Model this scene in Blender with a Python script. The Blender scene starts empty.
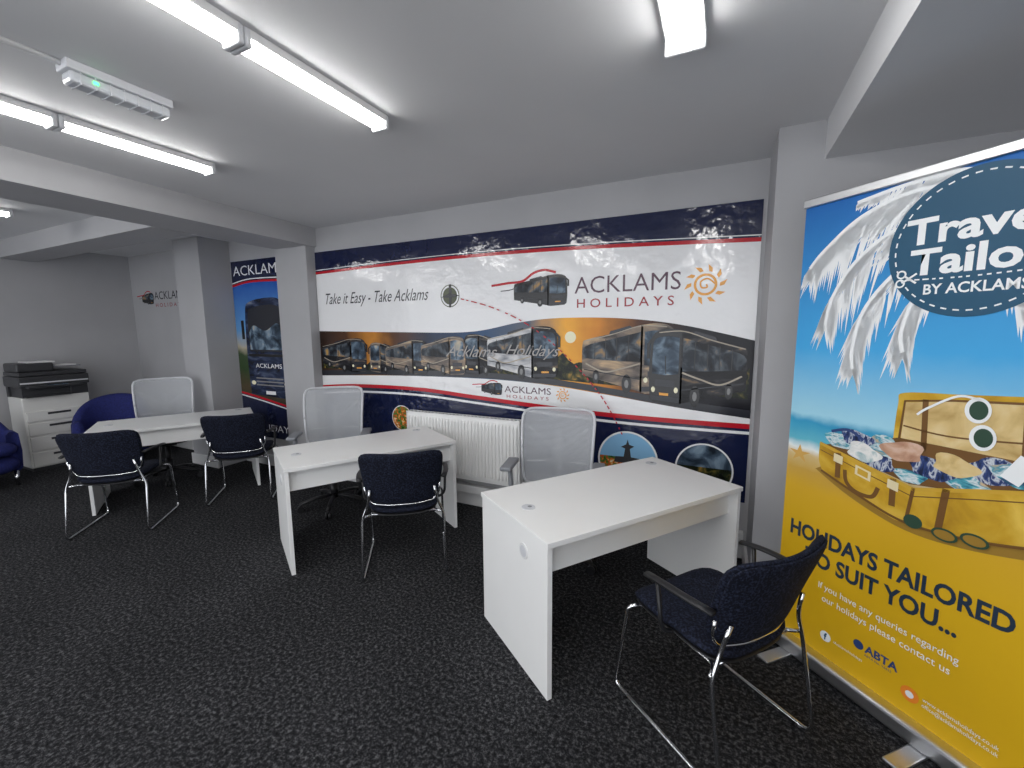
import bpy, bmesh, random
from math import *
from mathutils import Vector, Matrix
random.seed(3)
SC=bpy.context.scene
COL=SC.collection
# ------------------------------------------------------------------ materials
def newmat(name):
    m=bpy.data.materials.new(name); m.use_nodes=True
    return m, m.node_tree, m.node_tree.nodes['Principled BSDF']
def mat(name,col,rough=.5,metal=0.,noise=0.,nscale=30.,bump=0.,bscale=200.,spec=.5,coat=0.,bdist=.003):
    m,nt,b=newmat(name)
    b.inputs['Roughness'].default_value=rough; b.inputs['Metallic'].default_value=metal
    b.inputs['Specular IOR Level'].default_value=spec
    b.inputs['Coat Weight'].default_value=coat; b.inputs['Coat Roughness'].default_value=.08
    c=(*col,1)
    b.inputs['Base Color'].default_value=c
    tc=nt.nodes.new('ShaderNodeTexCoord')
    if noise>0:
        n=nt.nodes.new('ShaderNodeTexNoise'); n.inputs['Scale'].default_value=nscale; n.inputs['Detail'].default_value=4
        r=nt.nodes.new('ShaderNodeValToRGB')
        r.color_ramp.elements[0].position=.3; r.color_ramp.elements[1].position=.7
        r.color_ramp.elements[0].color=(*[x*max(0,1-noise) for x in col],1)
        r.color_ramp.elements[1].color=(*[min(1,x*(1+noise)) for x in col],1)
        nt.links.new(tc.outputs['Object'],n.inputs['Vector']); nt.links.new(n.outputs[0],r.inputs[0]); nt.links.new(r.outputs[0],b.inputs['Base Color'])
    if bump>0:
        n=nt.nodes.new('ShaderNodeTexNoise'); n.inputs['Scale'].default_value=bscale; n.inputs['Detail'].default_value=3
        bp=nt.nodes.new('ShaderNodeBump'); bp.inputs['Strength'].default_value=bump; bp.inputs['Distance'].default_value=bdist
        nt.links.new(tc.outputs['Object'],n.inputs['Vector']); nt.links.new(n.outputs[0],bp.inputs['Height']); nt.links.new(bp.outputs[0],b.inputs['Normal'])
    return m
def photo_ink(name,stops,scale,rough=.2,stretch=(1,1,1)):
    """printed photographic texture: noise through a colour ramp"""
    m,nt,b=newmat('ink_'+name); b.inputs['Roughness'].default_value=rough; b.inputs['Specular IOR Level'].default_value=.3
    tc=nt.nodes.new('ShaderNodeTexCoord'); mp=nt.nodes.new('ShaderNodeMapping'); mp.inputs['Scale'].default_value=stretch
    n=nt.nodes.new('ShaderNodeTexNoise'); n.inputs['Scale'].default_value=scale; n.inputs['Detail'].default_value=5; n.inputs['Distortion'].default_value=.6
    r=nt.nodes.new('ShaderNodeValToRGB'); cr=r.color_ramp
    while len(cr.elements)<len(stops): cr.elements.new(.5)
    for i,(p,c) in enumerate(stops): cr.elements[i].position=p
    for i,(p,c) in enumerate(stops): cr.elements[i].color=(*c,1)
    nt.links.new(tc.outputs['Object'],mp.inputs[0]); nt.links.new(mp.outputs[0],n.inputs['Vector']); nt.links.new(n.outputs[0],r.inputs[0]); nt.links.new(r.outputs[0],b.inputs['Base Color'])
    M[name]=m
def emis(name,col,s):
    m,nt,b=newmat(name); b.inputs['Base Color'].default_value=(*col,1)
    b.inputs['Emission Color'].default_value=(*col,1); b.inputs['Emission Strength'].default_value=s
    return m
def ramp_mat(name,stops,axis='Y',lo=0.,hi=1.,rough=.3,noise=0.,nscale=4.,coat=0.):
    m,nt,b=newmat(name); b.inputs['Roughness'].default_value=rough; b.inputs['Specular IOR Level'].default_value=.3
    tc=nt.nodes.new('ShaderNodeTexCoord'); sp=nt.nodes.new('ShaderNodeSeparateXYZ'); mr=nt.nodes.new('ShaderNodeMapRange')
    mr.inputs['From Min'].default_value=lo; mr.inputs['From Max'].default_value=hi
    r=nt.nodes.new('ShaderNodeValToRGB'); cr=r.color_ramp
    while len(cr.elements)<len(stops): cr.elements.new(.5)
    for i,(p,c) in enumerate(stops):
        cr.elements[i].position=(p-lo)/(hi-lo)
    for i,(p,c) in enumerate(stops):
        cr.elements[i].color=(*c,1)
    nt.links.new(tc.outputs['Object'],sp.inputs[0]); nt.links.new(sp.outputs[axis],mr.inputs['Value'])
    src=mr.outputs['Result']
    if noise>0:
        n=nt.nodes.new('ShaderNodeTexNoise'); n.inputs['Scale'].default_value=nscale; n.inputs['Detail'].default_value=6
        ma=nt.nodes.new('ShaderNodeMath'); ma.operation='MULTIPLY_ADD'; ma.inputs[1].default_value=noise
        s2=nt.nodes.new('ShaderNodeMath'); s2.operation='SUBTRACT'; s2.inputs[1].default_value=.5
        nt.links.new(tc.outputs['Object'],n.inputs['Vector']); nt.links.new(n.outputs[0],s2.inputs[0]); nt.links.new(s2.outputs[0],ma.inputs[0]); nt.links.new(src,ma.inputs[2]); src=ma.outputs[0]
    nt.links.new(src,r.inputs[0]); nt.links.new(r.outputs[0],b.inputs['Base Color'])
    return m
def carpet():
    m,nt,b=newmat('carpet_charcoal'); b.inputs['Roughness'].default_value=.95; b.inputs['Specular IOR Level'].default_value=.12
    tc=nt.nodes.new('ShaderNodeTexCoord')
    n=nt.nodes.new('ShaderNodeTexNoise'); n.inputs['Scale'].default_value=58; n.inputs['Detail'].default_value=6; n.inputs['Roughness'].default_value=.8
    n2=nt.nodes.new('ShaderNodeTexNoise'); n2.inputs['Scale'].default_value=1.6; n2.inputs['Detail'].default_value=4
    r=nt.nodes.new('ShaderNodeValToRGB'); e=r.color_ramp.elements
    e[0].position=.38; e[0].color=(.0055,.0055,.0062,1); e[1].position=.66; e[1].color=(.155,.156,.162,1)
    k=r.color_ramp.elements.new(.51); k.color=(.024,.0242,.027,1)
    mx=nt.nodes.new('ShaderNodeMix'); mx.data_type='RGBA'; mx.blend_type='MULTIPLY'; mx.inputs[0].default_value=.6
    bp=nt.nodes.new('ShaderNodeBump'); bp.inputs['Strength'].default_value=.5; bp.inputs['Distance'].default_value=.006
    nt.links.new(tc.outputs['Object'],n.inputs['Vector']); nt.links.new(tc.outputs['Object'],n2.inputs['Vector'])
    nt.links.new(n.outputs[0],r.inputs[0]); nt.links.new(r.outputs[0],mx.inputs[6])
    r2=nt.nodes.new('ShaderNodeValToRGB'); r2.color_ramp.elements[0].position=.35; r2.color_ramp.elements[0].color=(.6,.6,.6,1); r2.color_ramp.elements[1].position=.65
    nt.links.new(n2.outputs[0],r2.inputs[0]); nt.links.new(r2.outputs[0],mx.inputs[7])
    nt.links.new(mx.outputs[2],b.inputs['Base Color']); nt.links.new(n.outputs[0],bp.inputs['Height']); nt.links.new(bp.outputs[0],b.inputs['Normal'])
    return m
M={}
M['carpet']=carpet()
M['wall']=mat('painted_wall_grey',(.42,.42,.435),.6,noise=.03,nscale=3,bump=.15,bscale=60)
M['ceil']=mat('ceiling_paint',(.68,.685,.70),.7,noise=.02,nscale=2,bump=.1,bscale=40)
M['white']=mat('white_gloss_trim',(.75,.75,.75),.35)
M['desk']=mat('white_melamine',(.88,.88,.87),.34,noise=.01,nscale=5)
M['rad']=mat('radiator_enamel',(.86,.86,.85),.3)
M['chrome']=mat('chrome_tube',(.75,.76,.78),.12,1.)
M['alu']=mat('brushed_aluminium',(.70,.71,.73),.35,1.)
M['black']=mat('black_plastic',(.012,.012,.014),.4)
M['grey']=mat('grey_plastic',(.22,.23,.25),.45)
M['lgrey']=mat('pale_grey_plastic',(.62,.63,.66),.45)
M['blue']=mat('royal_blue_fabric',(.012,.018,.13),.85,noise=.3,nscale=60,bump=.3)
M['cream']=mat('copier_cream',(.68,.675,.65),.45)
M['cgrey']=mat('copier_dark_grey',(.035,.036,.04),.4)
M['paper']=mat('paper_white',(.8,.8,.8),.7)
M['tube']=emis('lit_diffuser',(1,.985,.96),18)
M['led']=emis('green_led',(.05,1,.2),4)
M['cap']=mat('batten_cap',(.62,.63,.65),.5)
M['clear']=mat('frosted_cover',(.62,.64,.67),.15)
mm,nt,b=newmat('navy_fleck_fabric'); b.inputs['Roughness'].default_value=.85; b.inputs['Specular IOR Level'].default_value=.2
tc=nt.nodes.new('ShaderNodeTexCoord'); n=nt.nodes.new('ShaderNodeTexNoise'); n.inputs['Scale'].default_value=120; n.inputs['Detail'].default_value=3
r=nt.nodes.new('ShaderNodeValToRGB'); e=r.color_ramp.elements; e[0].position=.45; e[0].color=(.004,.005,.011,1); e[1].position=.74; e[1].color=(.026,.033,.065,1)
bp=nt.nodes.new('ShaderNodeBump'); bp.inputs['Strength'].default_value=.4; bp.inputs['Distance'].default_value=.002
nt.links.new(tc.outputs['Object'],n.inputs['Vector']); nt.links.new(n.outputs[0],r.inputs[0]); nt.links.new(r.outputs[0],b.inputs['Base Color']); nt.links.new(n.outputs[0],bp.inputs['Height']); nt.links.new(bp.outputs[0],b.inputs['Normal'])
M['fabric']=mm
def ink(n,c,r=.16,bump=0,spec=.5): 
    M[n]=mat('ink_'+n,c,r,bump=bump,bscale=5,bdist=.016,spec=spec)
ink('navy',(.006,.011,.050),.11,.7,.7); ink('pwhite',(.86,.86,.87),.12,.7,.7); ink('red',(.50,.008,.02)); ink('pblack',(.008,.008,.010)); ink('dark',(.02,.022,.03))
ink('charcoal',(.05,.05,.055)); ink('orange',(.80,.33,.03)); ink('sun',(.85,.38,.05)); ink('olive',(.05,.06,.02)); ink('lamp',(.9,.85,.6)); ink('sky',(.25,.5,.75)); ink('logotext',(.10,.04,.07)); ink('maroon',(.35,.02,.03)); ink('hub',(.22,.22,.22)); ink('script',(.40,.38,.37)); ink('chrome_line',(.42,.36,.28))
photo_ink('glass',[(.38,(.005,.006,.010)),(.48,(.02,.028,.04)),(.58,(.10,.12,.14)),(.70,(.50,.28,.08))],8)
photo_ink('glassl',[(.34,(.010,.016,.026)),(.48,(.05,.08,.12)),(.60,(.20,.28,.36)),(.74,(.6,.50,.34))],7)
photo_ink('bodydark',[(.38,(.004,.004,.006)),(.52,(.013,.013,.017)),(.62,(.05,.048,.05)),(.74,(.36,.22,.10))],5,stretch=(1,3,1))
photo_ink('bodyblue',[(.35,(.006,.008,.02)),(.52,(.02,.03,.07)),(.62,(.06,.08,.14)),(.74,(.2,.22,.27))],5,stretch=(1,3,1))
photo_ink('bodysilver',[(.34,(.05,.042,.038)),(.46,(.15,.125,.11)),(.58,(.30,.23,.17)),(.70,(.62,.44,.26))],5,stretch=(1,3,1))
photo_ink('bodyw',[(.32,(.16,.17,.19)),(.44,(.38,.39,.42)),(.58,(.66,.66,.67)),(.72,(.82,.80,.77))],5,stretch=(1,3,1))
photo_ink('foliage',[(.35,(.003,.005,.003)),(.52,(.014,.020,.008)),(.62,(.09,.08,.02)),(.74,(.50,.27,.05))],16)
photo_ink('flowers',[(.35,(.02,.06,.01)),(.46,(.10,.25,.04)),(.52,(.5,.02,.02)),(.60,(.75,.35,.03)),(.7,(.8,.75,.6))],30)
def bink(n,c): M[n]=mat('banner_'+n,c,.5)
bink('bw',(.86,.88,.89)); bink('teal',(.006,.075,.15)); bink('bnavy',(.012,.03,.06)); bink('leatherd',(.16,.07,.012)); bink('bblue',(.02,.05,.18)); bink('bgreen',(.02,.06,.035)); bink('starf',(.62,.36,.08)); bink('borange',(.85,.25,.02)); bink('cream2',(.76,.66,.42)); bink('gold',(.60,.36,.03)); bink('shade',(.32,.18,.02))
def bphoto(n,stops,s,st=(1,1,1)):
    photo_ink(n,stops,s,.5,st)
bphoto('leather',[(.3,(.36,.19,.012)),(.48,(.56,.33,.02)),(.7,(.74,.50,.08))],7)
bphoto('lining',[(.3,(.46,.30,.10)),(.5,(.68,.50,.22)),(.7,(.78,.64,.36))],9)
bphoto('cloth',[(.35,(.02,.08,.16)),(.45,(.08,.40,.48)),(.52,(.70,.75,.76)),(.60,(.04,.28,.38)),(.7,(.6,.45,.28))],16,(1,2.2,1))
bphoto('clothb',[(.35,(.008,.014,.05)),(.48,(.03,.06,.20)),(.57,(.6,.64,.68)),(.64,(.03,.05,.16))],22,(2.5,1,1))
bphoto('clothw',[(.3,(.25,.28,.28)),(.46,(.68,.70,.68)),(.58,(.84,.83,.80)),(.70,(.20,.38,.42))],14)
bphoto('clothr',[(.3,(.35,.16,.10)),(.5,(.55,.33,.22)),(.7,(.7,.5,.4))],14)
# ------------------------------------------------------------------ geometry helpers
def link(o,parent=None):
    COL.objects.link(o)
    if parent is not None: o.parent=parent
    return o
def empty(name,loc=(0,0,0),rz=0,rx=0):
    e=bpy.data.objects.new(name,None); e.empty_display_size=.1; e.location=loc; e.rotation_euler=(rx,0,rz); COL.objects.link(e); return e
def mesh(name,verts,faces,m,parent=None,smooth=False):
    me=bpy.data.meshes.new(name); me.from_pydata([tuple(v) for v in verts],[],faces); me.update()
    if m is not None: me.materials.append(m)
    if smooth:
        for p in me.polygons: p.use_smooth=True
    o=bpy.data.objects.new(name,me); return link(o,parent)
def box(name,lo,hi,m,parent=None,bev=0.,seg=2):
    bm=bmesh.new(); bmesh.ops.create_cube(bm,size=1)
    for v in bm.verts:
        v.co=Vector([lo[i]+(v.co[i]+.5)*(hi[i]-lo[i]) for i in range(3)])
    if bev>0: bmesh.ops.bevel(bm,geom=bm.edges[:],offset=bev,segments=seg,profile=.5,affect='EDGES')
    me=bpy.data.meshes.new(name); bm.to_mesh(me); bm.free(); me.materials.append(m)
    return link(bpy.data.objects.new(name,me),parent)
def cyl(name,c,r,h,m,parent=None,axis='Z',n=28,r2=None,bev=0):
    bm=bmesh.new(); bmesh.ops.create_cone(bm,cap_ends=True,segments=n,radius1=r,radius2=r if r2 is None else r2,depth=h)
    if bev: bmesh.ops.bevel(bm,geom=[e for e in bm.edges if len(e.link_faces)==2 and any(len(f.verts)>4 for f in e.link_faces)],offset=bev,segments=2,profile=.5,affect='EDGES')
    R={'Z':Matrix(),'X':Matrix.Rotation(pi/2,4,'Y'),'Y':Matrix.Rotation(-pi/2,4,'X')}[axis]
    bm.transform(Matrix.Translation(c)@R)
    me=bpy.data.meshes.new(name); bm.to_mesh(me); bm.free(); me.materials.append(m)
    for p in me.polygons: p.use_smooth=len(p.vertices)==4
    return link(bpy.data.objects.new(name,me),parent)
def fillet(pts,r,n=6):
    pts=[Vector(p) for p in pts]; out=[pts[0]]
    for i in range(1,len(pts)-1):
        a,b,c=pts[i-1],pts[i],pts[i+1]; d1=(a-b);d2=(c-b); rr=min(r,d1.length*.48,d2.length*.48)
        p=b+d1.normalized()*rr;q=b+d2.normalized()*rr
        for k in range(n+1):
            t=k/n; out.append(p*(1-t)**2+b*2*t*(1-t)+q*t*t)
    out.append(pts[-1]); return out
def tube(name,pts,r,m,parent=None,fr=.05,n=10,closed=False,flat=1.):
    P=fillet(pts,fr) if fr>0 else [Vector(p) for p in pts]
    vs=[];fs=[]; up=None
    for i,p in enumerate(P):
        t=(P[min(i+1,len(P)-1)]-P[max(i-1,0)]).normalized()
        if up is None:
            up=Vector((0,0,1)) if abs(t.z)<.9 else Vector((1,0,0))
        s=t.cross(up).normalized(); up=s.cross(t).normalized()
        for k in range(n):
            a=2*pi*k/n; vs.append(p+s*cos(a)*r+up*sin(a)*r*flat)
    for i in range(len(P)-1):
        for k in range(n):
            a=i*n+k;b=i*n+(k+1)%n; fs.append((a,b,b+n,a+n))
    fs.append(tuple(range(n))[::-1]); fs.append(tuple(range((len(P)-1)*n,len(P)*n)))
    return mesh(name,vs,fs,m,parent,True)
def cushion(name,hw,hh,th,m,parent,warp,n=5.,rings=9,seg=48,edge=6):
    vs=[];fs=[]
    for side in (1,-1):
        for i in range(rings+1):
            r=sin(pi/2*i/rings)
            for k in range(seg):
                a=2*pi*k/seg; c,s=cos(a),sin(a); q=(abs(c)**n+abs(s)**n)**(-1/n)
                vs.append(warp(c*q*r*hw,s*q*r*hh,side*th*sqrt(max(0,1-r**edge))))
    S=(rings+1)*seg
    for sd in (0,1):
        for i in range(rings):
            for k in range(seg):
                a=sd*S+i*seg+k;b=sd*S+i*seg+(k+1)%seg
                fs.append((a,a+seg,b+seg,b) if sd==0 else (a,b,b+seg,a+seg))
    o=mesh(name,vs,fs,m,parent,True)
    bm=bmesh.new(); bm.from_mesh(o.data); bmesh.ops.remove_doubles(bm,verts=bm.verts,dist=1e-5); bmesh.ops.recalc_face_normals(bm,faces=bm.faces); bm.to_mesh(o.data); bm.free()
    return o
# ------------------------------------------------------------------ flat artwork helpers
def curve(p,n=8):
    out=[]
    P=[p[0]]+list(p)+[p[-1]]
    for i in range(1,len(P)-2):
        for k in range(n):
            t=k/n; a,b,c,d=P[i-1],P[i],P[i+1],P[i+2]
            out.append(tuple(.5*((2*b[j])+(-a[j]+c[j])*t+(2*a[j]-5*b[j]+4*c[j]-d[j])*t*t+(-a[j]+3*b[j]-3*c[j]+d[j])*t**3) for j in (0,1)))
    out.append(tuple(p[-1])); return out
class Board:
    LAY=.0007
    def __init__(s,root): s.r=root
    def poly(s,name,pts,m,lay):
        z=lay*s.LAY
        bm=bmesh.new(); vs=[bm.verts.new((p[0],p[1],z)) for p in pts]; f=bm.faces.new(vs); f.normal_update()
        if f.normal.z<0: f.normal_flip()
        bmesh.ops.triangulate(bm,faces=bm.faces[:])
        me=bpy.data.meshes.new(name); bm.to_mesh(me); bm.free(); me.materials.append(m)
        return link(bpy.data.objects.new(name,me),s.r)
    def rect(s,name,x0,y0,x1,y1,m,lay): return s.poly(name,[(x0,y0),(x1,y0),(x1,y1),(x0,y1)],m,lay)
    def disc(s,name,x,y,r,m,lay,n=40,ry=None): return s.poly(name,[(x+r*cos(2*pi*k/n),y+(ry or r)*sin(2*pi*k/n)) for k in range(n)],m,lay)
    def multi(s,name,polys,m,lay):
        vs=[];fs=[]
        for p in polys:
            b=len(vs); vs+=[(q[0],q[1],lay*s.LAY) for q in p]; fs.append(tuple(range(b,b+len(p))))
        return mesh(name,vs,fs,m,s.r)
    def line(s,name,pts,w,m,lay,dash=None,smooth=True):
        pts=curve(pts) if smooth else pts
        if dash is None:
            vs=[];fs=[]
            for i,p in enumerate(pts):
                a=pts[max(0,i-1)];b=pts[min(len(pts)-1,i+1)]; d=Vector((b[0]-a[0],b[1]-a[1]))
                if d.length<1e-7: d=Vector((1,0))
                d.normalize(); vs+=[(p[0]+d.y*w/2,p[1]-d.x*w/2,lay*s.LAY),(p[0]-d.y*w/2,p[1]+d.x*w/2,lay*s.LAY)]
            for i in range(len(pts)-1): fs.append((2*i,2*i+2,2*i+3,2*i+1))
            return mesh(name,vs,fs,m,s.r)
        polys=[];acc=0
        for a,b in zip(pts,pts[1:]):
            d=Vector((b[0]-a[0],b[1]-a[1])); L=d.length
            if L<1e-6: continue
            on=int(acc/dash)%2==0; acc+=L
            if not on: continue
            nrm=Vector((-d.y,d.x))/L*w/2
            polys.append([(a[0]-nrm.x,a[1]-nrm.y),(b[0]-nrm.x,b[1]-nrm.y),(b[0]+nrm.x,b[1]+nrm.y),(a[0]+nrm.x,a[1]+nrm.y)])
        return s.multi(name,polys,m,lay)
    def ring(s,name,x,y,r,w,m,lay,dash=False,n=60):
        polys=[]
        for k in range(n):
            if dash and k%2: continue
            a,b=2*pi*k/n,2*pi*(k+1)/n
            polys.append([(x+cos(t)*q,y+sin(t)*q) for t,q in ((a,r),(a,r+w),(b,r+w),(b,r))])
        return s.multi(name,polys,m,lay)
    def text(s,name,body,x0,y0,w,h,m,lay,bold=0.,shear=0.,rot=0.):
        cu=bpy.data.curves.new(name,'FONT'); cu.body=body; cu.size=1; cu.offset=bold; cu.shear=shear; cu.resolution_u=3
        o=bpy.data.objects.new(name,cu); COL.objects.link(o)
        bpy.context.view_layer.update()
        dg=bpy.context.evaluated_depsgraph_get()
        me=bpy.data.meshes.new_from_object(o.evaluated_get(dg)); bpy.data.objects.remove(o)
        xs=[v.co.x for v in me.vertices];x_a,x_b=min(xs),max(xs)
        sy=h/.70; sx=w/(x_b-x_a)
        ca,sa=cos(rot),sin(rot)
        for v in me.vertices:
            X=(v.co.x-x_a)*sx;Y=v.co.y*sy
            v.co=Vector((x0+X*ca-Y*sa,y0+X*sa+Y*ca,lay*s.LAY))
        me.materials.clear(); me.materials.append(m); me.name=name
        ob=bpy.data.objects.new(name,me); return link(ob,s.r)
def sunlogo(B,x,y,r,lay):
    B.ring('sun_ring',x,y,r*.42,r*.12,M['sun'],lay)
    B.line('sun_spiral',[(x+r*q*cos(a),y+r*q*sin(a)) for q,a in ((.46,0),(.30,1.2),(.26,2.5),(.22,3.8),(.16,5.2),(.05,6.6))],r*.08,M['sun'],lay+1)
    polys=[]
    for k in range(10):
        a=2*pi*k/10; polys.append([(x+r*.66*cos(a-.16),y+r*.66*sin(a-.16)),(x+r*.66*cos(a+.10),y+r*.66*sin(a+.10)),(x+r*cos(a+.22),y+r*sin(a+.22)),(x+r*.85*cos(a-.05),y+r*.85*sin(a-.05))])
    B.multi('sun_rays',polys,M['sun'],lay)
def coachart(B,x,z,w,h,body,lay,front='R',lights=True,trim=None,side=None):
    sgn=1 if front=='R' else -1
    def T(p): 
        u,v=p; u=u if sgn>0 else 1-u
        return (x+u*w,z+v*h)
    def P(n,pts,m,l): B.poly(n,[T(p) for p in pts],M[m],lay+l)
    P('coach_side',curve([(0,.24),(0,.70),(.06,.79),(.35,.88),(.62,.99),(.66,1.0)],4)+[(.66,.02),(.3,.14)],side or body,0)
    P('coach_front',curve([(.64,1.0),(.8,1.02),(.93,.98),(.985,.85),(1.0,.4),(.985,.08)],4)+[(.95,.03),(.70,0),(.64,.02)],body,0)
    P('coach_roof_pod',[(.30,.86),(.31,.91),(.52,.99),(.56,.95)],'dark',1)
    P('coach_windows',curve([(.02,.50),(.03,.68),(.35,.80),(.64,.90)],4)+[(.64,.46),(.35,.47)],'glass',1)
    P('coach_windscreen',curve([(.68,.90),(.8,.92),(.94,.88),(.965,.7),(.965,.42)],4)+[(.82,.40),(.68,.42)],'glassl',1)
    P('coach_wiper',[(.81,.42),(.82,.42),(.83,.66),(.82,.66)],'pblack',3)
    for k,u in enumerate((.14,.26,.38,.51)):
        P('coach_mullion',[(u,.49),(u+.008,.49),(u+.008,.72+u*.27),(u,.72+u*.27)],'pblack',2)
    P('coach_locker_line',[(.02,.32),(.64,.20),(.64,.215),(.02,.335)],'dark',2)
    P('coach_mirror',[(1.0,.62),(1.03,.62),(1.03,.82),(.98,.90),(.975,.87),(1.0,.8)],'pblack',3)
    if lights:
        B.line('coach_swoosh',[T(p) for p in ((.04,.42),(.25,.30),(.45,.36),(.64,.44))],h*.022,M['chrome_line'],lay+2)
        B.line('coach_roof_edge',[T(p) for p in ((.02,.76),(.35,.87),(.64,.985),(.9,.97))],h*.014,M['chrome_line'],lay+2)
    if trim: P('coach_stripe',curve([(0,.36),(.3,.34),(.64,.26)],4)+[(.64,.34),(.3,.39),(0,.40)],trim,1)
    for u,v,r in ((.16,.22,.07),(.50,.13,.095)):
        B.disc('coach_wheel',*T((u,v)),r*w*.55,M['pblack'],lay+2,20,ry=r*h*1.5)
        B.disc('coach_hub',*T((u,v)),r*w*.24,M['hub'],lay+3,16,ry=r*h*.65)
    P('coach_grille',[(.72,.24),(.93,.25),(.93,.34),(.72,.33)],'dark',1)
    P('coach_bumper',[(.66,.03),(.97,.06),(.98,.12),(.66,.10)],'dark',1)
    if lights:
        for u in (.70,.95): B.disc('coach_headlamp',*T((u,.20)),w*.022,M['lamp'],lay+2,12,ry=h*.04)
    P('coach_plate',[(.78,.12),(.88,.125),(.88,.16),(.78,.155)],'sun',2)
# ------------------------------------------------------------------ ROOM
XL,XR,YB,YF,HC=-7.54,2.4,3.24,-2.6,2.636
box('floor',(XL-.1,YF,-.1),(XR+.1,YB+.1,0),M['carpet'])
box('ceiling',(XL-.1,YF,HC),(XR+.1,YB+.1,HC+.1),M['ceil'])
box('wall_back',(XL-.1,YB,0),(XR+.1,YB+.1,HC),M['wall'])
box('wall_left',(XL-.1,YF,0),(XL,YB,HC),M['wall'])
box('wall_right',(XR,YF,0),(XR+.1,YB,HC),M['wall'])
box('wall_pier_right',(.222,2.79,0),(XR,YB,HC),M['wall'])
box('wall_post_centre',(-4.30,3.13,0),(-3.83,YB,2.46),M['wall'],bev=.004)
box('wall_column_left',(-5.74,2.90,0),(-5.25,YB,HC),M['wall'],bev=.004)
def prism(name,q,z0,z1,m):
    n=len(q); vs=[(x,y,z0) for x,y in q]+[(x,y,z1) for x,y in q]
    fs=[tuple(range(n))[::-1],tuple(range(n,2*n))]+[(k,(k+1)%n,(k+1)%n+n,k+n) for k in range(n)]
    mesh(name,vs,fs,m)
prism('ceiling_beam_long',[(-3.80,YB),(-4.30,YB),(-3.94,YF),(-3.44,YF)],2.45,HC,M['wall'])
prism('ceiling_beam_cross',[(XL,2.0),(-4.24,2.0),(-4.26,2.32),(XL,2.32)],2.45,HC,M['wall'])
box('ceiling_soffit_right',(.43,YF,2.447),(XR,2.79,HC),M['ceil'])
def skirt(name,lo,hi):
    box(name,lo,hi,M['white'],bev=.005)
skirt('baseboard_back_1',(-3.82,YB-.02,0),(.222,YB,.13)); skirt('baseboard_back_2',(-5.24,YB-.02,0),(-4.31,YB,.13)); skirt('baseboard_back_3',(XL,YB-.02,0),(-5.75,YB,.13))
skirt('baseboard_pier',(.20,2.77,0),(XR,2.79,.13)); skirt('baseboard_pier_side',(.202,2.79,0),(.222,YB-.02,.13))
skirt('baseboard_column',(-5.76,2.88,0),(-5.23,2.90,.13)); skirt('baseboard_left',(XL,YF,0),(XL+.02,YB-.02,.13))
box('trim_pipe_boxing',(-2.9,YB-.06,.13),(.20,YB,.20),M['white'],bev=.004)
# ------------------------------------------------------------------ LIGHTS
def batten(x,y0,y1,w=.07):
    e=empty('ceiling_batten_light',(x,(y0+y1)/2,HC)); L=(y1-y0)/2
    box('housing',(-w*.55,-L,-.030),(w*.55,L,0),M['white'],e,bev=.004)
    vs=[];fs=[];n=12; hh=w*.38
    for yy in (-L+.010,L-.010):
        for k in range(n+1):
            a=pi*k/n; vs.append((w*.46*cos(a),yy,-.029-sin(a)**.8*hh if 0<k<n else -.029))
    for k in range(n): fs.append((k,k+1,k+n+2,k+n+1))
    fs.append(tuple(range(n+1))); fs.append(tuple(range(n+1,2*n+2))[::-1])
    mesh('diffuser',vs,fs,M['tube'],e,False)
    for s in (-1,1):
        box('end_cap_'+('a' if s<0 else 'b'),(-w*.57,s*L-.014,-.030-hh-.004),(w*.57,s*L+.010,0),M['cap'],e,bev=.008,seg=3)
for x,y0,y1,w in ((-1.565,1.07,1.76,.085),(-1.565,.33,1.045,.085),(-2.94,1.05,1.74,.085),(-2.94,.31,1.025,.085),(-.165,1.05,1.76,.12),(-.165,.3,1.02,.12),(-5.5,.3,1.57,.085),(-1.565,-1.9,-.3,.085),(-2.94,-1.9,-.3,.085),(-.165,-1.9,-.3,.12),(-5.5,-1.9,-.3,.085)):  # battens behind the camera (negative y) are unseen, added to brighten the room
    batten(x,y0,y1,w)
e=empty('emergency_exit_light',(-2.33,1.04,HC))
box('housing',(-.045,-.18,-.035),(.045,.18,0),M['lgrey'],e,bev=.005)
box('cover',(-.038,-.17,-.078),(.038,.17,-.035),M['clear'],e,bev=.012)
box('led_lamp',(.039,-.10,-.06),(.043,-.085,-.05),M['led'],e)
for k in range(7): box('cover_rib_%d'%k,(-.040,-.14+k*.046,-.080),(.040,-.136+k*.046,-.036),M['lgrey'],e)
tube('trim_cable_conduit',[(-2.33,YF+.1,HC-.012),(-2.33,.86,HC-.012)],.010,M['ceil'],None,0)
# ------------------------------------------------------------------ MURAL
e=empty('wall_mural',(0,YB-.006,0),rx=pi/2)
B=Board(e)
x0,x1=-3.825,.198
box('panel',(x0,.40,-.005),(x1,2.395,0),M['navy'],e)
top=curve([(x0,2.185),(-3,2.205),(-2,2.215),(-1,2.20),(x1,2.15)]); 
low=curve([(x0,1.00),(-3.3,1.035),(-2.54,1.04),(-1.89,1.0),(-1.14,.955),(-.52,.935),(x1,.935)])
B.poly('white_field',top+low[::-1],M['pwhite'],1)
B.line('red_line_upper',top,.026,M['red'],2,smooth=False)
B.line('white_line_upper',[(a,b+.028) for a,b in top],.007,M['pwhite'],2,smooth=False)
B.line('red_line_lower',low,.034,M['red'],2,smooth=False)
B.line('white_line_lower',curve([(x0,.93),(-3.3,.975),(-2.54,.985),(-1.89,.95),(-1.14,.905),(-.52,.885),(x1,.89)]),.02,M['pwhite'],2,smooth=False)
st=curve([(x0,1.59),(-2.75,1.575),(-1.98,1.575),(-1.5,1.65),(-1.15,1.68),(-.68,1.67),(-.27,1.62),(x1,1.51)])
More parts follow.
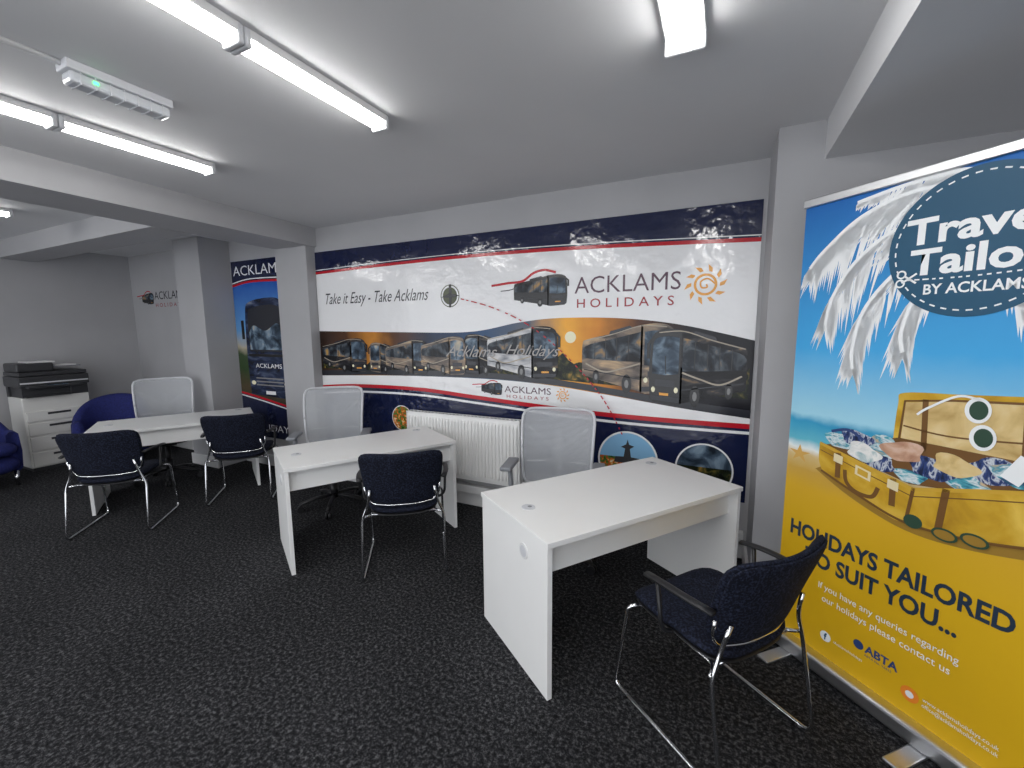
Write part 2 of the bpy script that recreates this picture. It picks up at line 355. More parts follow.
sb=curve([(x0,1.12),(-2.77,1.16),(-1.88,1.17),(-1.32,1.15),(-.82,1.10),(-.24,1.03),(x1,.99)])
strip=ramp_mat('photo_strip',[(-3.9,(.010,.008,.008)),(-3.45,(.08,.03,.012)),(-3.10,(.55,.22,.03)),(-2.85,(.12,.05,.02)),(-2.45,(.02,.03,.06)),(-1.85,(.03,.08,.18)),(-1.40,(.12,.14,.18)),(-1.10,(.95,.45,.05)),(-.86,(.70,.26,.03)),(-.55,(.10,.035,.015)),(-.2,(.008,.008,.014)),(.2,(.004,.004,.008))],'X',-3.9,.2,.16,noise=.06,nscale=7)
B.poly('coach_strip',st+sb[::-1],strip,2)
tl=[]
for k in range(90):
    x=x0+.02+k*(x1-x0-.04)/89; tl.append((x,1.33+.05*sin(k*.35)+.03*sin(k*1.7)+random.uniform(-.012,.012)))
B.poly('tree_line',tl+[(x1-.02,1.12),(-1.3,1.2),(x0+.02,1.2)],M['foliage'],3)
B.line('strip_road',[(x0,1.15),(-2.77,1.19),(-1.88,1.20),(-1.32,1.18),(-.82,1.13),(-.24,1.06),(x1,1.02)],.05,M['dark'],4)
for (x,z,w,h,bd,l,fr,tr,sd) in ((-3.80,1.17,.62,.34,'bodydark',5,'R',None,None),(-3.14,1.18,.40,.29,'bodysilver',5,'L',None,'bodydark'),(-2.93,1.18,.50,.32,'bodydark',9,'R',None,'bodysilver'),(-2.50,1.19,.48,.34,'bodysilver',13,'R',None,None),
      (-2.04,1.20,.44,.35,'bodydark',5,'L',None,None),(-1.80,1.19,.64,.42,'bodydark',9,'R',None,'bodyw'),(-.96,1.12,.68,.50,'bodysilver',13,'R',None,None),(-.46,1.05,.62,.53,'pblack',17,'L',None,'bodydark')):
    coachart(B,x,z,w,h,bd,l,fr,trim=tr,side=sd)
B.disc('strip_sunburst',-1.06,1.53,.045,M['lamp'],4)
B.text('strip_script','Acklams',-2.22,1.36,.52,.10,M['script'],22,shear=.5); B.text('strip_script_b','Holidays',-1.62,1.38,.48,.09,M['script'],22,shear=.5)
B.text('slogan_text','Take it Easy - Take Acklams',-3.70,1.865,1.30,.11,M['charcoal'],3,shear=.4)
B.disc('compass_disc',-2.17,1.89,.075,M['olive'],3); 
B.poly('compass_plane',[(-2.27,1.88),(-2.18,1.91),(-2.18,1.99),(-2.155,1.99),(-2.15,1.91),(-2.07,1.89),(-2.15,1.875),(-2.16,1.79),(-2.18,1.79),(-2.18,1.875)],M['pblack'],4)
B.ring('compass_ring',-2.17,1.89,.09,.008,M['olive'],3)
arc=curve([(-2.05,1.86),(-1.75,1.78),(-1.45,1.65),(-1.2,1.48),(-.98,1.28),(-.82,1.1),(-.72,.95),(-.64,.80)],12)
B.line('route_dots',arc,.009,M['red'],23,dash=.022,smooth=False)
def logo(x,z,s,lay):
    B.line('logo_swoosh',[(x-.14*s,z+.19*s),(x+.02*s,z+.205*s),(x+.16*s,z+.215*s),(x+.26*s,z+.275*s),(x+.36*s,z+.295*s),(x+.46*s,z+.27*s)],.020*s,M['red'],lay)
    B.line('logo_swoosh_b',[(x-.05*s,z+.14*s),(x+.06*s,z+.15*s),(x+.16*s,z+.19*s)],.008*s,M['charcoal'],lay)
    coachart(B,x+.08*s,z,.48*s,.25*s,'pblack',lay,'R',lights=False)
logo(-1.62,1.775,.95,3)
B.text('logo_name','ACKLAMS',-1.03,1.862,.76,.125,M['logotext'],3,bold=-.004)
B.text('logo_sub','H O L I D A Y S',-1.01,1.755,.70,.066,M['maroon'],3,bold=.006)
sunlogo(B,-.115,1.885,.135,3)
logo(-1.90,1.035,.42,3)
B.text('logo_name_small','ACKLAMS',-1.64,1.065,.42,.055,M['logotext'],3)
B.text('logo_sub_small','H O L I D A Y S',-1.62,1.018,.38,.028,M['maroon'],3)
sunlogo(B,-1.12,1.07,.06,3)
for i,(cx,cz,cr) in enumerate(((-2.76,.745,.125),(-.60,.60,.225),(-.07,.60,.19))):
    B.disc('photo_rim',cx,cz,cr,M['pwhite'],3)
    B.disc('photo_sky',cx,cz,cr*.94,M[('flowers','sky','glassl')[i]],4)
    if i: B.poly('photo_ground',[(cx+cr*.94*cos(a),cz+cr*.94*sin(a)) for a in [pi-.1+k*(pi+.2)/14 for k in range(15)]],M['foliage' if i==2 else 'flowers'],5)
    if i==1:
        B.poly('photo_monument',[(cx-cr*.45,cz-.1*cr),(cx-cr*.40,cz+.1*cr),(cx-cr*.12,cz+.12*cr),(cx-cr*.08,cz+.4*cr),(cx-.22*cr,cz+.45*cr),(cx-.05*cr,cz+.55*cr),(cx+.0*cr,cz+.72*cr),(cx+.05*cr,cz+.55*cr),(cx+.22*cr,cz+.5*cr),(cx+cr*.08,cz+.4*cr),(cx+cr*.12,cz+.12*cr),(cx+cr*.4,cz+.1*cr),(cx+cr*.45,cz-.1*cr)],M['charcoal'],6)
# ------------------------------------------------------------------ POSTER
e=empty('coach_poster',(0,YB-.006,0),rx=pi/2); B=Board(e)
a,b=-5.235,-4.315
box('panel',(a,.34,-.005),(b,2.40,0),M['navy'],e)
pm=ramp_mat('poster_photo',[(.6,(.02,.02,.02)),(.95,(.08,.06,.03)),(1.15,(.03,.06,.02)),(1.32,(.04,.07,.03)),(1.42,(.45,.4,.3)),(1.60,(.12,.32,.62)),(2.15,(.015,.09,.42))],'Y',.6,2.15,.2,noise=.12,nscale=5)
up=curve([(a,2.12),(-4.9,2.16),(b,2.15)]);dn=curve([(a,.86),(-4.8,.80),(b,.72)])
B.poly('photo',up+dn[::-1],pm,1)
B.line('red_line',up,.025,M['red'],2,smooth=False);B.line('white_line',[(x,y+.03) for x,y in up],.012,M['pwhite'],2,smooth=False)
B.line('red_line_low',dn,.025,M['red'],2,smooth=False);B.line('white_line_low',[(x,y-.03) for x,y in dn],.015,M['pwhite'],2,smooth=False)
B.poly('coach_front_body',curve([(-5.04,.85),(-5.06,1.3),(-5.04,1.80),(-4.96,1.93),(-4.6,1.97),(-4.40,1.93),(-4.33,1.8)])+[(-4.325,.82)],M['bodyblue'],3)
B.poly('coach_front_screen',curve([(-5.00,1.36),(-5.00,1.76),(-4.92,1.86),(-4.6,1.89),(-4.42,1.86)])+[(-4.36,1.75),(-4.36,1.36)],M['dark'],4)
B.poly('coach_screen_sky',curve([(-4.99,1.58),(-4.9,1.66),(-4.7,1.60),(-4.5,1.68),(-4.37,1.60)])+[(-4.37,1.38),(-4.99,1.38)],M['glassl'],5)
B.rect('coach_mid_bar',-5.03,1.30,-4.34,1.33,M['pblack'],6)
B.text('coach_name','ACKLAMS',-4.92,1.17,.46,.05,M['pwhite'],6)
for k in range(3): B.rect('grille_%d'%k,-4.93,.96+k*.04,-4.45,.975+k*.04,M['hub'],5)
for x in (-4.98,-4.40): B.disc('headlamp',x,.99,.04,M['lamp'],5,16,ry=.025)
B.rect('mirror',-5.13,1.5,-5.08,1.72,M['pblack'],4)
B.rect('plate',-4.77,.86,-4.6,.90,M['pwhite'],5)
B.text('poster_name','ACKLAMS',-5.20,2.235,.86,.11,M['pwhite'],3)
B.text('poster_sub','HOLIDAYS',-5.1,.42,.75,.08,M['pwhite'],3)
# ------------------------------------------------------------------ LOGO on far wall
e=empty('wall_logo',(0,YB-.002,0),rx=pi/2); B=Board(e)
logo(-7.33,1.97,.6,0)
B.text('logo_name','ACKLAMS',-6.97,2.03,.72,.105,M['charcoal'],0); B.text('logo_sub','H O L I D A Y S',-6.95,1.93,.66,.05,M['maroon'],0); 
# ------------------------------------------------------------------ BANNER
e=empty('rollup_banner',(.321,2.434,0),rz=-pi/4,rx=pi/2); B=Board(e)
W=.92
bg=ramp_mat('banner_print',[(0,(.72,.42,.008)),(.62,(.70,.42,.010)),(.84,(.66,.39,.02)),(.93,(.56,.34,.06)),(1.00,(.64,.48,.22)),(1.03,(.78,.83,.83)),(1.07,(.12,.46,.58)),(1.16,(.03,.31,.54)),(1.195,(.36,.66,.80)),(1.5,(.06,.38,.74)),(2.16,(.012,.12,.42))],'Y',0,2.16,.5,noise=.018,nscale=14)
mesh('print',[(0,.06,0),(W,.06,0),(W,2.14,0),(0,2.14,0)],[(0,1,2,3)],bg,e)
box('backing',(0.003,.06,-.004),(W-.003,2.14,-.001),M['grey'],e)
box('top_rail',(-.005,2.13,-.014),(W+.005,2.165,.014),M['alu'],e,bev=.004)
box('base_cassette',(-.02,.012,-.055),(W+.02,.085,.055),M['alu'],e,bev=.015,seg=3)
box('base_end_cap_a',(-.028,.010,-.058),(-.018,.088,.058),M['grey'],e,bev=.004); box('base_end_cap_b',(W+.018,.010,-.058),(W+.028,.088,.058),M['grey'],e,bev=.004)
for k,x in enumerate((.10,.64)): box('foot_%d'%k,(x-.03,0,-.17),(x+.03,.013,.20),M['alu'],e,bev=.005)
cyl('support_pole',(W/2,1.08,-.03),.009,2.1,M['alu'],e,'Y')
def frond(name,sp,L,lay,wd=.015,hang=1.1):
    c=curve(sp,12); polys=[]
    n=len(c)
    for i in range(0,n-1):
        t=i/(n-1); p=c[i]; q=c[i+1]; d=Vector((q[0]-p[0],q[1]-p[1])).normalized(); nr=Vector((-d.y,d.x))
        l=L*(.35+sin(pi*min(1,t*.9+.08))*.8)
        for s in (-1,1):
            if random.random()<.15: continue
            dr=(d*.7+nr*s*.45+Vector((0,-hang))).normalized()
            ll=l*random.uniform(.7,1.25)*(1 if dr.y<-.3 else .5)
            a=Vector(p); tip=a+dr*ll+Vector((0,-.10*ll)); mid=a+dr*ll*.45; pn=Vector((-dr.y,dr.x))*wd*.5
            pts=[a-pn*.5,mid-pn,tip,mid+pn,a+pn*.5]
            polys.append([(min(max(v[0],.002),W-.002),min(v[1],2.125)) for v in pts])
    B.multi(name,polys,M['bw'],lay); B.line(name+'_spine',sp,.014,M['bw'],lay+1)
frond('palm_frond_a',[(.60,2.06),(.42,2.09),(.24,2.04),(.10,1.93),(.04,1.86)],.20,2)
frond('palm_frond_b',[(.52,1.98),(.36,1.96),(.23,1.86),(.15,1.72),(.13,1.60)],.20,2)
frond('palm_frond_c',[(.50,1.87),(.38,1.80),(.28,1.66),(.25,1.50),(.26,1.42)],.17,2)
frond('palm_frond_d',[(.7,2.05),(.55,2.12),(.38,2.12),(.22,2.10)],.07,2)
frond('palm_frond_e',[(.56,1.8),(.46,1.72),(.42,1.58),(.43,1.50)],.15,2)
frond('palm_frond_f',[(.68,1.75),(.76,1.68),(.84,1.6),(.90,1.50)],.14,2)
B.disc('badge_circle',.600,1.875,.247,M['teal'],4,64)
B.ring('badge_stitch',.600,1.875,.222,.005,M['bw'],5,dash=True,n=80)
B.text('badge_travel','Travel',.405,1.895,.375,.088,M['bw'],5,bold=.03)
B.text('badge_tailor','Tailor',.425,1.785,.36,.088,M['bw'],5,bold=.03)
B.text('badge_by','BY ACKLAMS',.475,1.712,.27,.035,M['bw'],5,bold=.02)
B.line('badge_dash',curve([(.42,1.768),(.6,1.764),(.80,1.772)],20),.005,M['bw'],5,dash=.012,smooth=False)
B.ring('scissor_a',.402,1.79,.010,.006,M['bw'],5,n=20);B.ring('scissor_b',.400,1.757,.010,.006,M['bw'],5,n=20);B.line('scissor_c',[(.41,1.785),(.45,1.755)],.007,M['bw'],5);B.line('scissor_d',[(.41,1.762),(.45,1.79)],.007,M['bw'],5)
B.poly('case_ground_shade',curve([(.14,.95),(.30,.87),(.50,.815),(.70,.83),(W,.89)],6)+[(W,.95),(.5,.9),(.17,.97)],M['shade'],2)
B.poly('case_lid',curve([(.43,1.13),(.435,1.30),(.45,1.345),(.60,1.36)],5)+[(W,1.39),(W,1.12),(.6,1.08)],M['leather'],3)
B.poly('case_lining',[(.455,1.14),(.46,1.31),(.60,1.335),(W,1.365),(W,1.15),(.6,1.1)],M['lining'],4)
B.line('lining_edge',[(.45,1.15),(.457,1.315),(.60,1.338),(W,1.368)],.008,M['leatherd'],5,smooth=False)
B.line('lining_pocket',[(.46,1.22),(.62,1.21),(W,1.25)],.006,M['leatherd'],5)
for u in (.52,.78): B.line('lining_strap',[(u,1.33),(u+.01,1.14)],.018,M['leatherd'],5,smooth=False)
B.poly('case_inside',[(.17,1.07),(.30,1.12),(.45,1.17),(W,1.17),(W,1.07),(.5,1.0)],M['leatherd'],5)
B.poly('case_front',curve([(.155,1.075),(.155,1.0),(.175,.95)],4)+curve([(.34,.885),(.50,.845),(.515,.985)],4),M['leather'],9)
B.poly('case_side',[(.50,.845),(.515,.985),(W,1.11),(W,.93),(.70,.865)],M['leather'],9)
B.line('case_edge',[(.155,1.075),(.33,1.03),(.515,.985)],.014,M['gold'],10,smooth=False); B.line('case_edge_b',[(.515,.985),(.7,1.045),(W,1.11)],.014,M['gold'],10,smooth=False); B.line('case_corner',[(.515,.99),(.502,.85)],.012,M['leatherd'],10,smooth=False)
B.line('case_bottom',[(.17,.952),(.34,.89),(.50,.848),(.70,.868),(W,.932)],.010,M['leatherd'],10)
B.line('case_seam',[(.16,1.045),(.33,1.0),(.513,.957)],.004,M['leatherd'],10,smooth=False); B.line('case_seam_b',[(.513,.957),(.7,1.015),(W,1.08)],.004,M['leatherd'],10,smooth=False)
for u in (.22,.43):
    v=1.055-(u-.2)*.22
    B.line('case_strap',[(u+.018,v),(u+.022,v-.11)],.022,M['leatherd'],10,smooth=False)
    B.poly('case_clasp',[(u,v-.005),(u+.038,v-.012),(u+.038,v-.048),(u,v-.04)],M['cream2'],11)
B.poly('case_lock',[(.31,1.02),(.37,1.005),(.37,.965),(.31,.98)],M['cream2'],11); B.poly('case_lock_in',[(.32,1.01),(.36,1.0),(.36,.975),(.32,.985)],M['gold'],12)
B.line('case_handle',[(.27,.985),(.28,.935),(.32,.905),(.38,.905),(.40,.95)],.016,M['leatherd'],11)
B.line('case_strap_side',[(.60,.86),(.61,1.02)],.022,M['leatherd'],10,smooth=False)
for j,(cx,cy,r,mm_) in enumerate(((.24,1.105,.05,'cloth'),(.30,1.13,.05,'clothb'),(.33,1.08,.05,'clothw'),(.40,1.12,.055,'cloth'),(.40,1.05,.04,'clothb'),(.47,1.12,.055,'clothr'),(.50,1.03,.04,'cloth'),(.56,1.08,.06,'clothb'),(.62,1.11,.05,'lining'),(.66,1.06,.045,'cloth'),(.72,1.12,.055,'clothb'),(.80,1.13,.06,'cloth'),(.88,1.14,.06,'clothr'))):
    pts=[(min(W-.001,cx+r*(1+.22*sin(3*a+j))*cos(a)*1.25),cy+r*(1+.18*cos(2*a+j))*sin(a)*.75) for a in [2*pi*k/24 for k in range(24)]]
    B.poly('clothes_%d'%j,pts,M[mm_],6+(j%3))
B.line('camera_strap',[(.20,1.14),(.27,1.16),(.33,1.13)],.012,M['bblue'],9)
for (cx,cy) in ((.665,1.315),(.685,1.225)):
    B.disc('sunglass_rim',cx,cy,.034,M['bw'],9,24,ry=.044); B.disc('sunglass_lens',cx+.002,cy,.024,M['bgreen'],10,24,ry=.032)
B.line('sunglass_arm',[(.67,1.35),(.61,1.355),(.53,1.30),(.50,1.27)],.008,M['bw'],9)
B.line('bottle',[(.76,1.10),(.80,1.18)],.05,M['bw'],9)
B.poly('starfish',[(.05+(.060 if k%2==0 else .022)*cos(pi/2+k*pi/5)*.9+.01,1.0+(.045 if k%2==0 else .015)*sin(pi/2+k*pi/5)) for k in range(10)],M['starf'],3)
for cx,cy in ((.62,.852),(.70,.868)): B.disc('green_rim',cx,cy,.038,M['bgreen'],12,20,ry=.024); B.disc('green_lens',cx,cy,.030,M['shade'],13,20,ry=.017)
B.disc('ball',.525,.862,.030,M['bgreen'],12,20,ry=.026)
B.text('heading_a','HOLIDAYS TAILORED',.045,.60,.775,.070,M['bnavy'],3,bold=.03)
B.text('heading_b','TO SUIT YOU...',.125,.495,.56,.070,M['bnavy'],3,bold=.03)
B.text('body_a','If you have any queries regarding',.20,.40,.50,.030,M['bw'],3)
B.text('body_b','our holidays please contact us',.22,.345,.46,.030,M['bw'],3)
B.disc('social_icon',.25,.185,.024,M['bw'],3,20); B.text('social_f','f',.244,.17,.012,.03,M['teal'],4,bold=.04)
B.disc('abta_icon',.385,.245,.02,M['bblue'],3,20); B.text('abta_text','ABTA',.41,.23,.12,.034,M['bblue'],3,bold=.03); B.text('abta_sub','ABTA No. Y6412',.41,.212,.10,.010,M['bblue'],3)
B.text('social_text','/AcklamsHolidays',.285,.178,.12,.012,M['bw'],3)
B.disc('web_icon',.575,.175,.03,M['borange'],3,24); B.disc('web_icon_in',.575,.175,.014,M['bw'],4,16)
B.text('web_a','www.acklamsholidays.co.uk',.615,.182,.21,.016,M['bw'],3); B.text('web_b','office@acklamsholidays.co.uk',.615,.158,.21,.016,M['bw'],3)
# ------------------------------------------------------------------ DESKS
def desk(ox,oy,th,L,Wd):
    e=empty('office_desk',(ox,oy,0),rz=th); H=.724
    box('desktop',(0,0,H-.025),(L,Wd,H),M['desk'],e,bev=.002)
    box('end_panel_left',(.004,.008,0),(.029,Wd-.008,H-.025),M['desk'],e,bev=.0015)
    box('end_panel_right',(L-.029,.008,0),(L-.004,Wd-.008,H-.025),M['desk'],e,bev=.0015)
    box('modesty_panel',(.029,.06,H-.17),(L-.029,.078,H-.025),M['desk'],e)
    box('rear_stretcher',(.029,Wd-.14,H-.12),(L-.029,Wd-.122,H-.025),M['desk'],e)
    for k,x in enumerate((.12,L-.12)):
        cyl('grommet_%d'%k,(x,Wd-.30 if k==0 else Wd-.1,H+.001),.034,.004,M['lgrey'],e,bev=.001)
        cyl('grommet_slot_%d'%k,(x+.008,Wd-.30 if k==0 else Wd-.1,H+.0031),.011,.001,M['grey'],e)
    cyl('cable_port',(.003,.20,.60),.036,.006,M['white'],e,'X'); cyl('cable_port_inner',(.0002,.20,.60),.026,.004,M['lgrey'],e,'X')
    return e
desk(-.599,1.556,.953,1.29,.654)
desk(-2.46,1.735,1.048,1.22,.63)
desk(-4.88,1.615,1.06,1.29,.70)
# ------------------------------------------------------------------ VISITOR CHAIR (faces +Y locally)
def visitor(cx,cy,face):
    e=empty('visitor_chair',(cx,cy,0),rz=face-pi/2)
    def ws(x,y,z):
        return (x*(1-.04*(y<0)),y,.455+z+.02*(x/.24)**2-.035*max(0,(y/.23-.55))**2*4-.02*(1-(y/.23))*.5)
    cushion('seat',.24,.235,.028,M['fabric'],e,ws,n=4.5)
    def wsh(x,y,z): 
        p=ws(x,y,z); return (p[0],p[1],p[2]-.030)
    cushion('seat_shell',.230,.228,.012,M['black'],e,wsh,n=4.5)
    def wb(x,y,z):
        t=(y+.18)/.36
        yy=-.225-.095*t-.02*t*t+.055*(x/.25)**2
        return (x*(.87+.15*t),yy+z,.665+y+.012*(x/.25)**2*t)
    cushion('backrest',.265,.183,.024,M['fabric'],e,wb,n=6.,seg=64)
    def wb2(x,y,z):
        p=wb(x,y,z); return (p[0],p[1]-.018,p[2])
    cushion('back_cover',.259,.176,.014,M['fabric'],e,wb2,n=6.,seg=64)
    pts=[wb2(x,y,-.004) for x,y in [(-.258,-.06),(-.253,-.135),(-.22,-.180),(-.1,-.184),(.1,-.184),(.22,-.180),(.253,-.135),(.258,-.06)]]
    tube('back_trim',pts,.006,M['chrome'],e,fr=.04)
    for s,n in ((-1,'left'),(1,'right')):
        X=.258*s
        tube('frame_'+n,[(s*.20,.15,.425),(X,.18,.425),(X+.005*s,.25,.011),(X+.005*s,-.30,.011),(X,-.235,.40),(s*.215,-.235,.50),(s*.20,-.255,.60)],.0085,M['chrome'],e,fr=.045)
        tube('seat_rail_'+n,[(s*.20,.17,.422),(s*.20,-.20,.412),(X,-.232,.41)],.008,M['chrome'],e,fr=.03)
        cyl('glide_front_'+n,(X+.005*s,.19,.006),.014,.012,M['black'],e); cyl('glide_rear_'+n,(X+.005*s,-.25,.006),.014,.012,M['black'],e)
        tube('arm_support_'+n,[(s*.20,-.02,.42),(s*.272,-.02,.45),(s*.28,.0,.64)],.009,M['black'],e,fr=.05)
        tube('arm_pad_'+n,[(s*.278,.06,.640),(s*.285,-.03,.652),(s*.282,-.13,.655),(s*.262,-.235,.65)],.018,M['black'],e,fr=.05,flat=.5)
    tube('cross_bar_front',[(-.20,.15,.425),(.20,.15,.425)],.009,M['chrome'],e,0); tube('cross_bar_rear',[(-.21,-.20,.41),(.21,-.20,.41)],.009,M['chrome'],e,0)
    return e
def vis(p,q):
    P=Vector(p);Q=Vector(q); d=(Q-P).normalized(); f=Vector((-d.y,d.x)); c=(P+Q)/2+f*.30
    visitor(c.x,c.y,atan2(f.y,f.x))
vis((.07,1.44),(.40,1.86)); vis((-1.96,1.88),(-1.56,2.18)); vis((-4.47,1.29),(-4.04,1.69)); vis((-4.14,2.16),(-3.78,2.51))
# ------------------------------------------------------------------ TASK CHAIR
mm,nt,bs=newmat('white_mesh_fabric'); bs.inputs['Base Color'].default_value=(.56,.58,.61,1); bs.inputs['Roughness'].default_value=.7
tc=nt.nodes.new('ShaderNodeTexCoord'); wv=nt.nodes.new('ShaderNodeTexWave'); wv.inputs['Scale'].default_value=40; wv.bands_direction='Z'
wr=nt.nodes.new('ShaderNodeMapRange'); wr.inputs['To Min'].default_value=.32; wr.inputs['To Max'].default_value=.66
nt.links.new(tc.outputs['Object'],wv.inputs['Vector']); nt.links.new(wv.outputs['Fac'],wr.inputs['Value']); nt.links.new(wr.outputs['Result'],bs.inputs['Alpha'])
M['mesh']=mm
def task(cx,cy,face,top=1.04):
    e=empty('office_swivel_chair',(cx,cy,0),rz=face-pi/2)
    def wb(x,y,z):
        t=(y+.27)/.54
        return (x*(.90+.10*t),-.22-.10*t+.05*(x/.26)**2+.05*sin(t*pi)+z,top-.27+y)
    cushion('back_mesh',.262,.265,.003,M['mesh'],e,wb,n=10.)
    n=10.; rim=[]
    for k in range(65):
        a=2*pi*k/64; c,s=cos(a),sin(a); q=(abs(c)**n+abs(s)**n)**(-1/n); rim.append(wb(c*q*.264,s*q*.268,0))
    tube('back_frame',rim,.010,M['lgrey'],e,0)
    tube('back_spine',[wb(0,.10,-.03),wb(0,-.2,-.05),(0,-.26,.48),(0,-.10,.40)],.018,M['lgrey'],e,fr=.08)
    tube('back_yoke',[wb(-.22,.14,-.012),wb(0,-.04,-.035),wb(.22,.14,-.012)],.011,M['lgrey'],e,fr=.06)
    tube('lumbar_bar',[wb(-.235,-.10,-.012),wb(0,-.10,-.03),wb(.235,-.10,-.012)],.010,M['lgrey'],e,fr=.06)
    cushion('seat',.245,.235,.035,M['black'],e,lambda x,y,z:(x,y+.03,.47+z-.02*max(0,y/.23)**3),n=4)
    box('mechanism',(-.09,-.12,.39),(.09,.10,.44),M['black'],e,bev=.01)
    cyl('gas_lift',(0,0,.26),.025,.27,M['black'],e); cyl('gas_cover',(0,0,.16),.034,.14,M['black'],e)
    for k in range(5):
        a=2*pi*k/5+.3; d=Vector((cos(a),sin(a),0))
        tube('base_arm_%d'%k,[d*.02+Vector((0,0,.115)),d*.16+Vector((0,0,.105)),d*.28+Vector((0,0,.075))],.020,M['black'],e,fr=.05,flat=.7)
        s=Vector((-d.y,d.x,0))
        for j in (-1,1):
            o=cyl('castor_%d_%s'%(k,'ab'[j>0]),(0,0,0),.028,.018,M['black'],e,'X'); o.location=d*.285+s*.014*j+Vector((0,0,.028)); o.rotation_euler=(0,0,atan2(s.y,s.x))
        cyl('castor_stem_%d'%k,tuple(d*.285+Vector((0,0,.06))),.010,.04,M['black'],e)
    for s,nm in ((-1,'left'),(1,'right')):
        tube('arm_post_'+nm,[(s*.18,.0,.43),(s*.29,.0,.45),(s*.30,.0,.66)],.017,M['grey'],e,fr=.05)
        box('arm_pad_'+nm,(s*.30-.04,-.12,.66),(s*.30+.04,.13,.69),M['grey'],e,bev=.012,seg=3)
def tk(bx,by,f,top=1.04):
    task(bx+cos(f)*.30,by+sin(f)*.30,f,top)
tk(-1.04,2.93,radians(-78),1.02)
tk(-3.30,2.92,radians(-52),1.06)
tk(-5.60,2.60,radians(-30),1.08)
# ------------------------------------------------------------------ RADIATOR
e=empty('radiator',(-2.04,YB-.03,.27)); RW,RH=.585,.575
n=34; vs=[];fs=[]; prof=[]
for k in range(n):
    c=-RW+.03+k*(2*RW-.06)/(n-1); h=(2*RW-.06)/(n-1)
    prof+=[(c-h*.5,0),(c-h*.30,0),(c-h*.18,-.012),(c+h*.18,-.012),(c+h*.30,0)]
prof.append((prof[-1][0]+h*.2,0))
zs=[(0,0,.006),(.035,0,0),(.06,1,0),(RH-.06,1,0),(RH-.035,0,0),(RH,0,.006)]
for z,k,off in zs:
    for x,y in prof: vs.append((x,-.075+y*k+off,z))
m=len(prof)
for i in range(len(zs)-1):
    for j in range(m-1): fs.append((i*m+j,i*m+j+1,(i+1)*m+j+1,(i+1)*m+j))
mesh('front_panel',vs,fs,M['rad'],e)
box('rear_panel',(-RW+.02,-.02,.01),(RW-.02,-.012,RH-.01),M['rad'],e)
box('side_panel_a',(-RW,-.078,0),(-RW+.012,-.008,RH),M['rad'],e,bev=.004); box('side_panel_b',(RW-.012,-.078,0),(RW,-.008,RH),M['rad'],e,bev=.004)
for k in range(30):
    x=-RW+.03+k*(2*RW-.06)/29; box('grille_bar_%d'%k,(x-.006,-.072,RH-.004),(x+.006,-.012,RH),M['rad'],e)
box('grille_front',(-RW,-.078,RH-.006),(RW,-.066,RH+.001),M['rad'],e); box('grille_rear',(-RW,-.018,RH-.006),(RW,-.008,RH+.001),M['rad'],e)
for s,nm in ((-1,'a'),(1,'b')):
    tube('pipe_'+nm,[(s*RW,-.04,.04),(s*(RW+.045),-.04,.04),(s*(RW+.045),-.04,-.26)],.008,M['white'],e,fr=.01)
    cyl('valve_'+nm,(s*(RW+.045),-.04,.07),.017,.07,M['white'],e,bev=.004)
    box('bracket_'+nm,(s*.4-.02,-.015,.08),(s*.4+.02,.029,RH-.08),M['white'],e)
# ------------------------------------------------------------------ TUB CHAIRS
def tub(cx,cy,face):
    e=empty('tub_armchair',(cx,cy,0),rz=face-pi/2)
    N=40; vs=[];fs=[]; K=10
    for i in range(N+1):
        a=radians(-90-128+256*i/N)
        back=max(0,cos(a+pi/2)); topz=.60+.23*back**.7 if back>0 else .60-.03
        ro,ri=.37,.26
        for k in range(K):
            t=2*pi*k/K; rr=(ro+ri)/2+(ro-ri)/2*cos(t)*1.0; z=(topz+.14)/2+(topz-.14)/2*(abs(sin(t))**.35*(1 if sin(t)>=0 else -1))
            vs.append((rr*cos(a)*1.0,rr*sin(a),z))
    for i in range(N):
        for k in range(K):
            fs.append((i*K+k,i*K+(k+1)%K,(i+1)*K+(k+1)%K,(i+1)*K+k))
    fs.append(tuple(range(K))); fs.append(tuple(range(N*K,N*K+K)))
    mesh('shell',vs,fs,M['blue'],e,True)
    cushion('seat_cushion',.27,.29,.07,M['blue'],e,lambda x,y,z:(x,y+.05,.40+z),n=3)
    cushion('seat_base',.28,.29,.09,M['blue'],e,lambda x,y,z:(x,y+.03,.24+z),n=3.5)
    for k,(x,y) in enumerate(((-.22,.22),(.22,.22),(-.2,-.24),(.2,-.24))): cyl('leg_%d'%k,(x,y,.08),.018,.16,M['chrome'],e)
tub(-6.62,2.50,radians(-35)); tub(-6.76,1.38,radians(20))
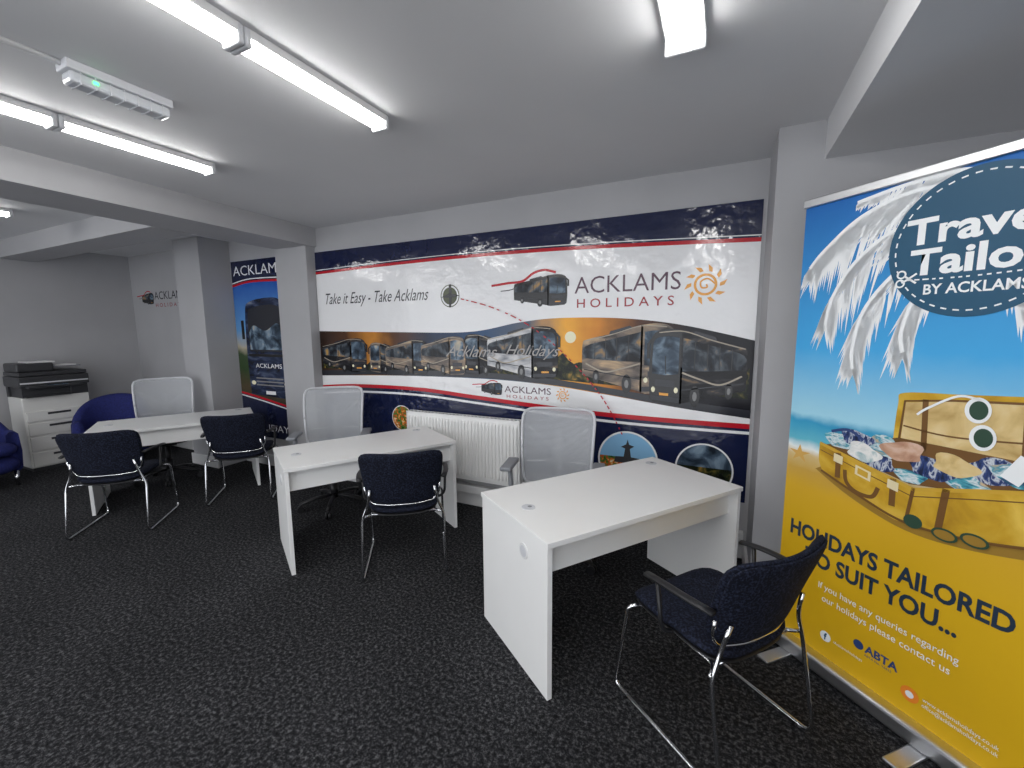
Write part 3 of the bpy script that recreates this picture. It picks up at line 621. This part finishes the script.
# ------------------------------------------------------------------ COPIER (faces +X)
e=empty('photocopier',(-7.06,2.18,0)); w=.29
box('base_plinth',(-.38,-w+.02,0),(-.02,w-.02,.04),M['cgrey'],e)
box('cabinet',(-.40,-w,.04),(0,w,.86),M['cream'],e,bev=.012)
for k,(z0,z1) in enumerate(((.06,.22),(.24,.40),(.42,.56),(.58,.70))):
    box('drawer_%d'%k,(-.01,-w+.02,z0),(.018,w-.02,z1),M['cream'],e,bev=.006)
    box('drawer_grip_%d'%k,(.016,-.10,z1-.05),(.021,.10,z1-.025),M['cgrey'],e)
box('output_bay',(-.36,-w+.02,.86),(-.02,w-.14,.98),M['cgrey'],e); box('tower',(-.40,w-.16,.86),(.0,w,1.02),M['cgrey'],e,bev=.006)
box('output_tray',(-.30,-w+.03,.865),(.05,w-.16,.875),M['cgrey'],e)
box('bay_back',(-.40,-w,.86),(-.34,w-.1,1.0),M['cgrey'],e)
box('scanner',(-.42,-w-.01,.98),(.03,w+.01,1.10),M['cgrey'],e,bev=.01)
box('scanner_trim',(.028,-w,1.02),(.034,w,1.035),M['lgrey'],e)
box('control_panel',(.02,-w+.04,.97),(.11,w-.08,.995),M['cgrey'],e,bev=.006); box('touch_screen',(.035,-.08,.995),(.10,.08,1.0),M['glassl'],e)
box('lid',(-.42,-w,1.105),(.02,w,1.15),M['cgrey'],e,bev=.008)
box('document_feeder',(-.40,-w,1.15),(-.02,0.02,1.25),M['cgrey'],e,bev=.02,seg=3)
box('feeder_tray',(-.36,.02,1.19),(-.06,w-.02,1.205),M['grey'],e,bev=.004)
box('paper_stack',(-.34,-.18,1.25),(-.08,.05,1.265),M['paper'],e); box('paper_tray_sheet',(-.32,.05,1.205),(-.09,w-.05,1.215),M['paper'],e)
# ------------------------------------------------------------------ CAMERA
f,pi_,ya,ro=430.036,.128,.452,-.008
fw=Vector((-sin(ya)*cos(pi_),cos(ya)*cos(pi_),-sin(pi_))); r0=Vector((cos(ya),sin(ya),0)); u0=r0.cross(fw)
r=r0*cos(ro)+u0*sin(ro); u=-r0*sin(ro)+u0*cos(ro)
cd=bpy.data.cameras.new('camera'); cd.sensor_width=36; cd.lens=f/1024*36; cd.clip_start=.02
co=bpy.data.objects.new('camera',cd); COL.objects.link(co)
mw=Matrix.Identity(4)
for i in range(3): mw[i][0]=r[i];mw[i][1]=u[i];mw[i][2]=-fw[i]
mw[2][3]=1.6
co.matrix_world=mw; SC.camera=co
# ------------------------------------------------------------------ WORLD
wd=bpy.data.worlds.new('world'); SC.world=wd; wd.use_nodes=True
bg=wd.node_tree.nodes['Background']; bg.inputs[0].default_value=(.92,.95,1,1); bg.inputs[1].default_value=1.7
SC.view_settings.view_transform='Standard'
SC.view_settings.exposure=.28
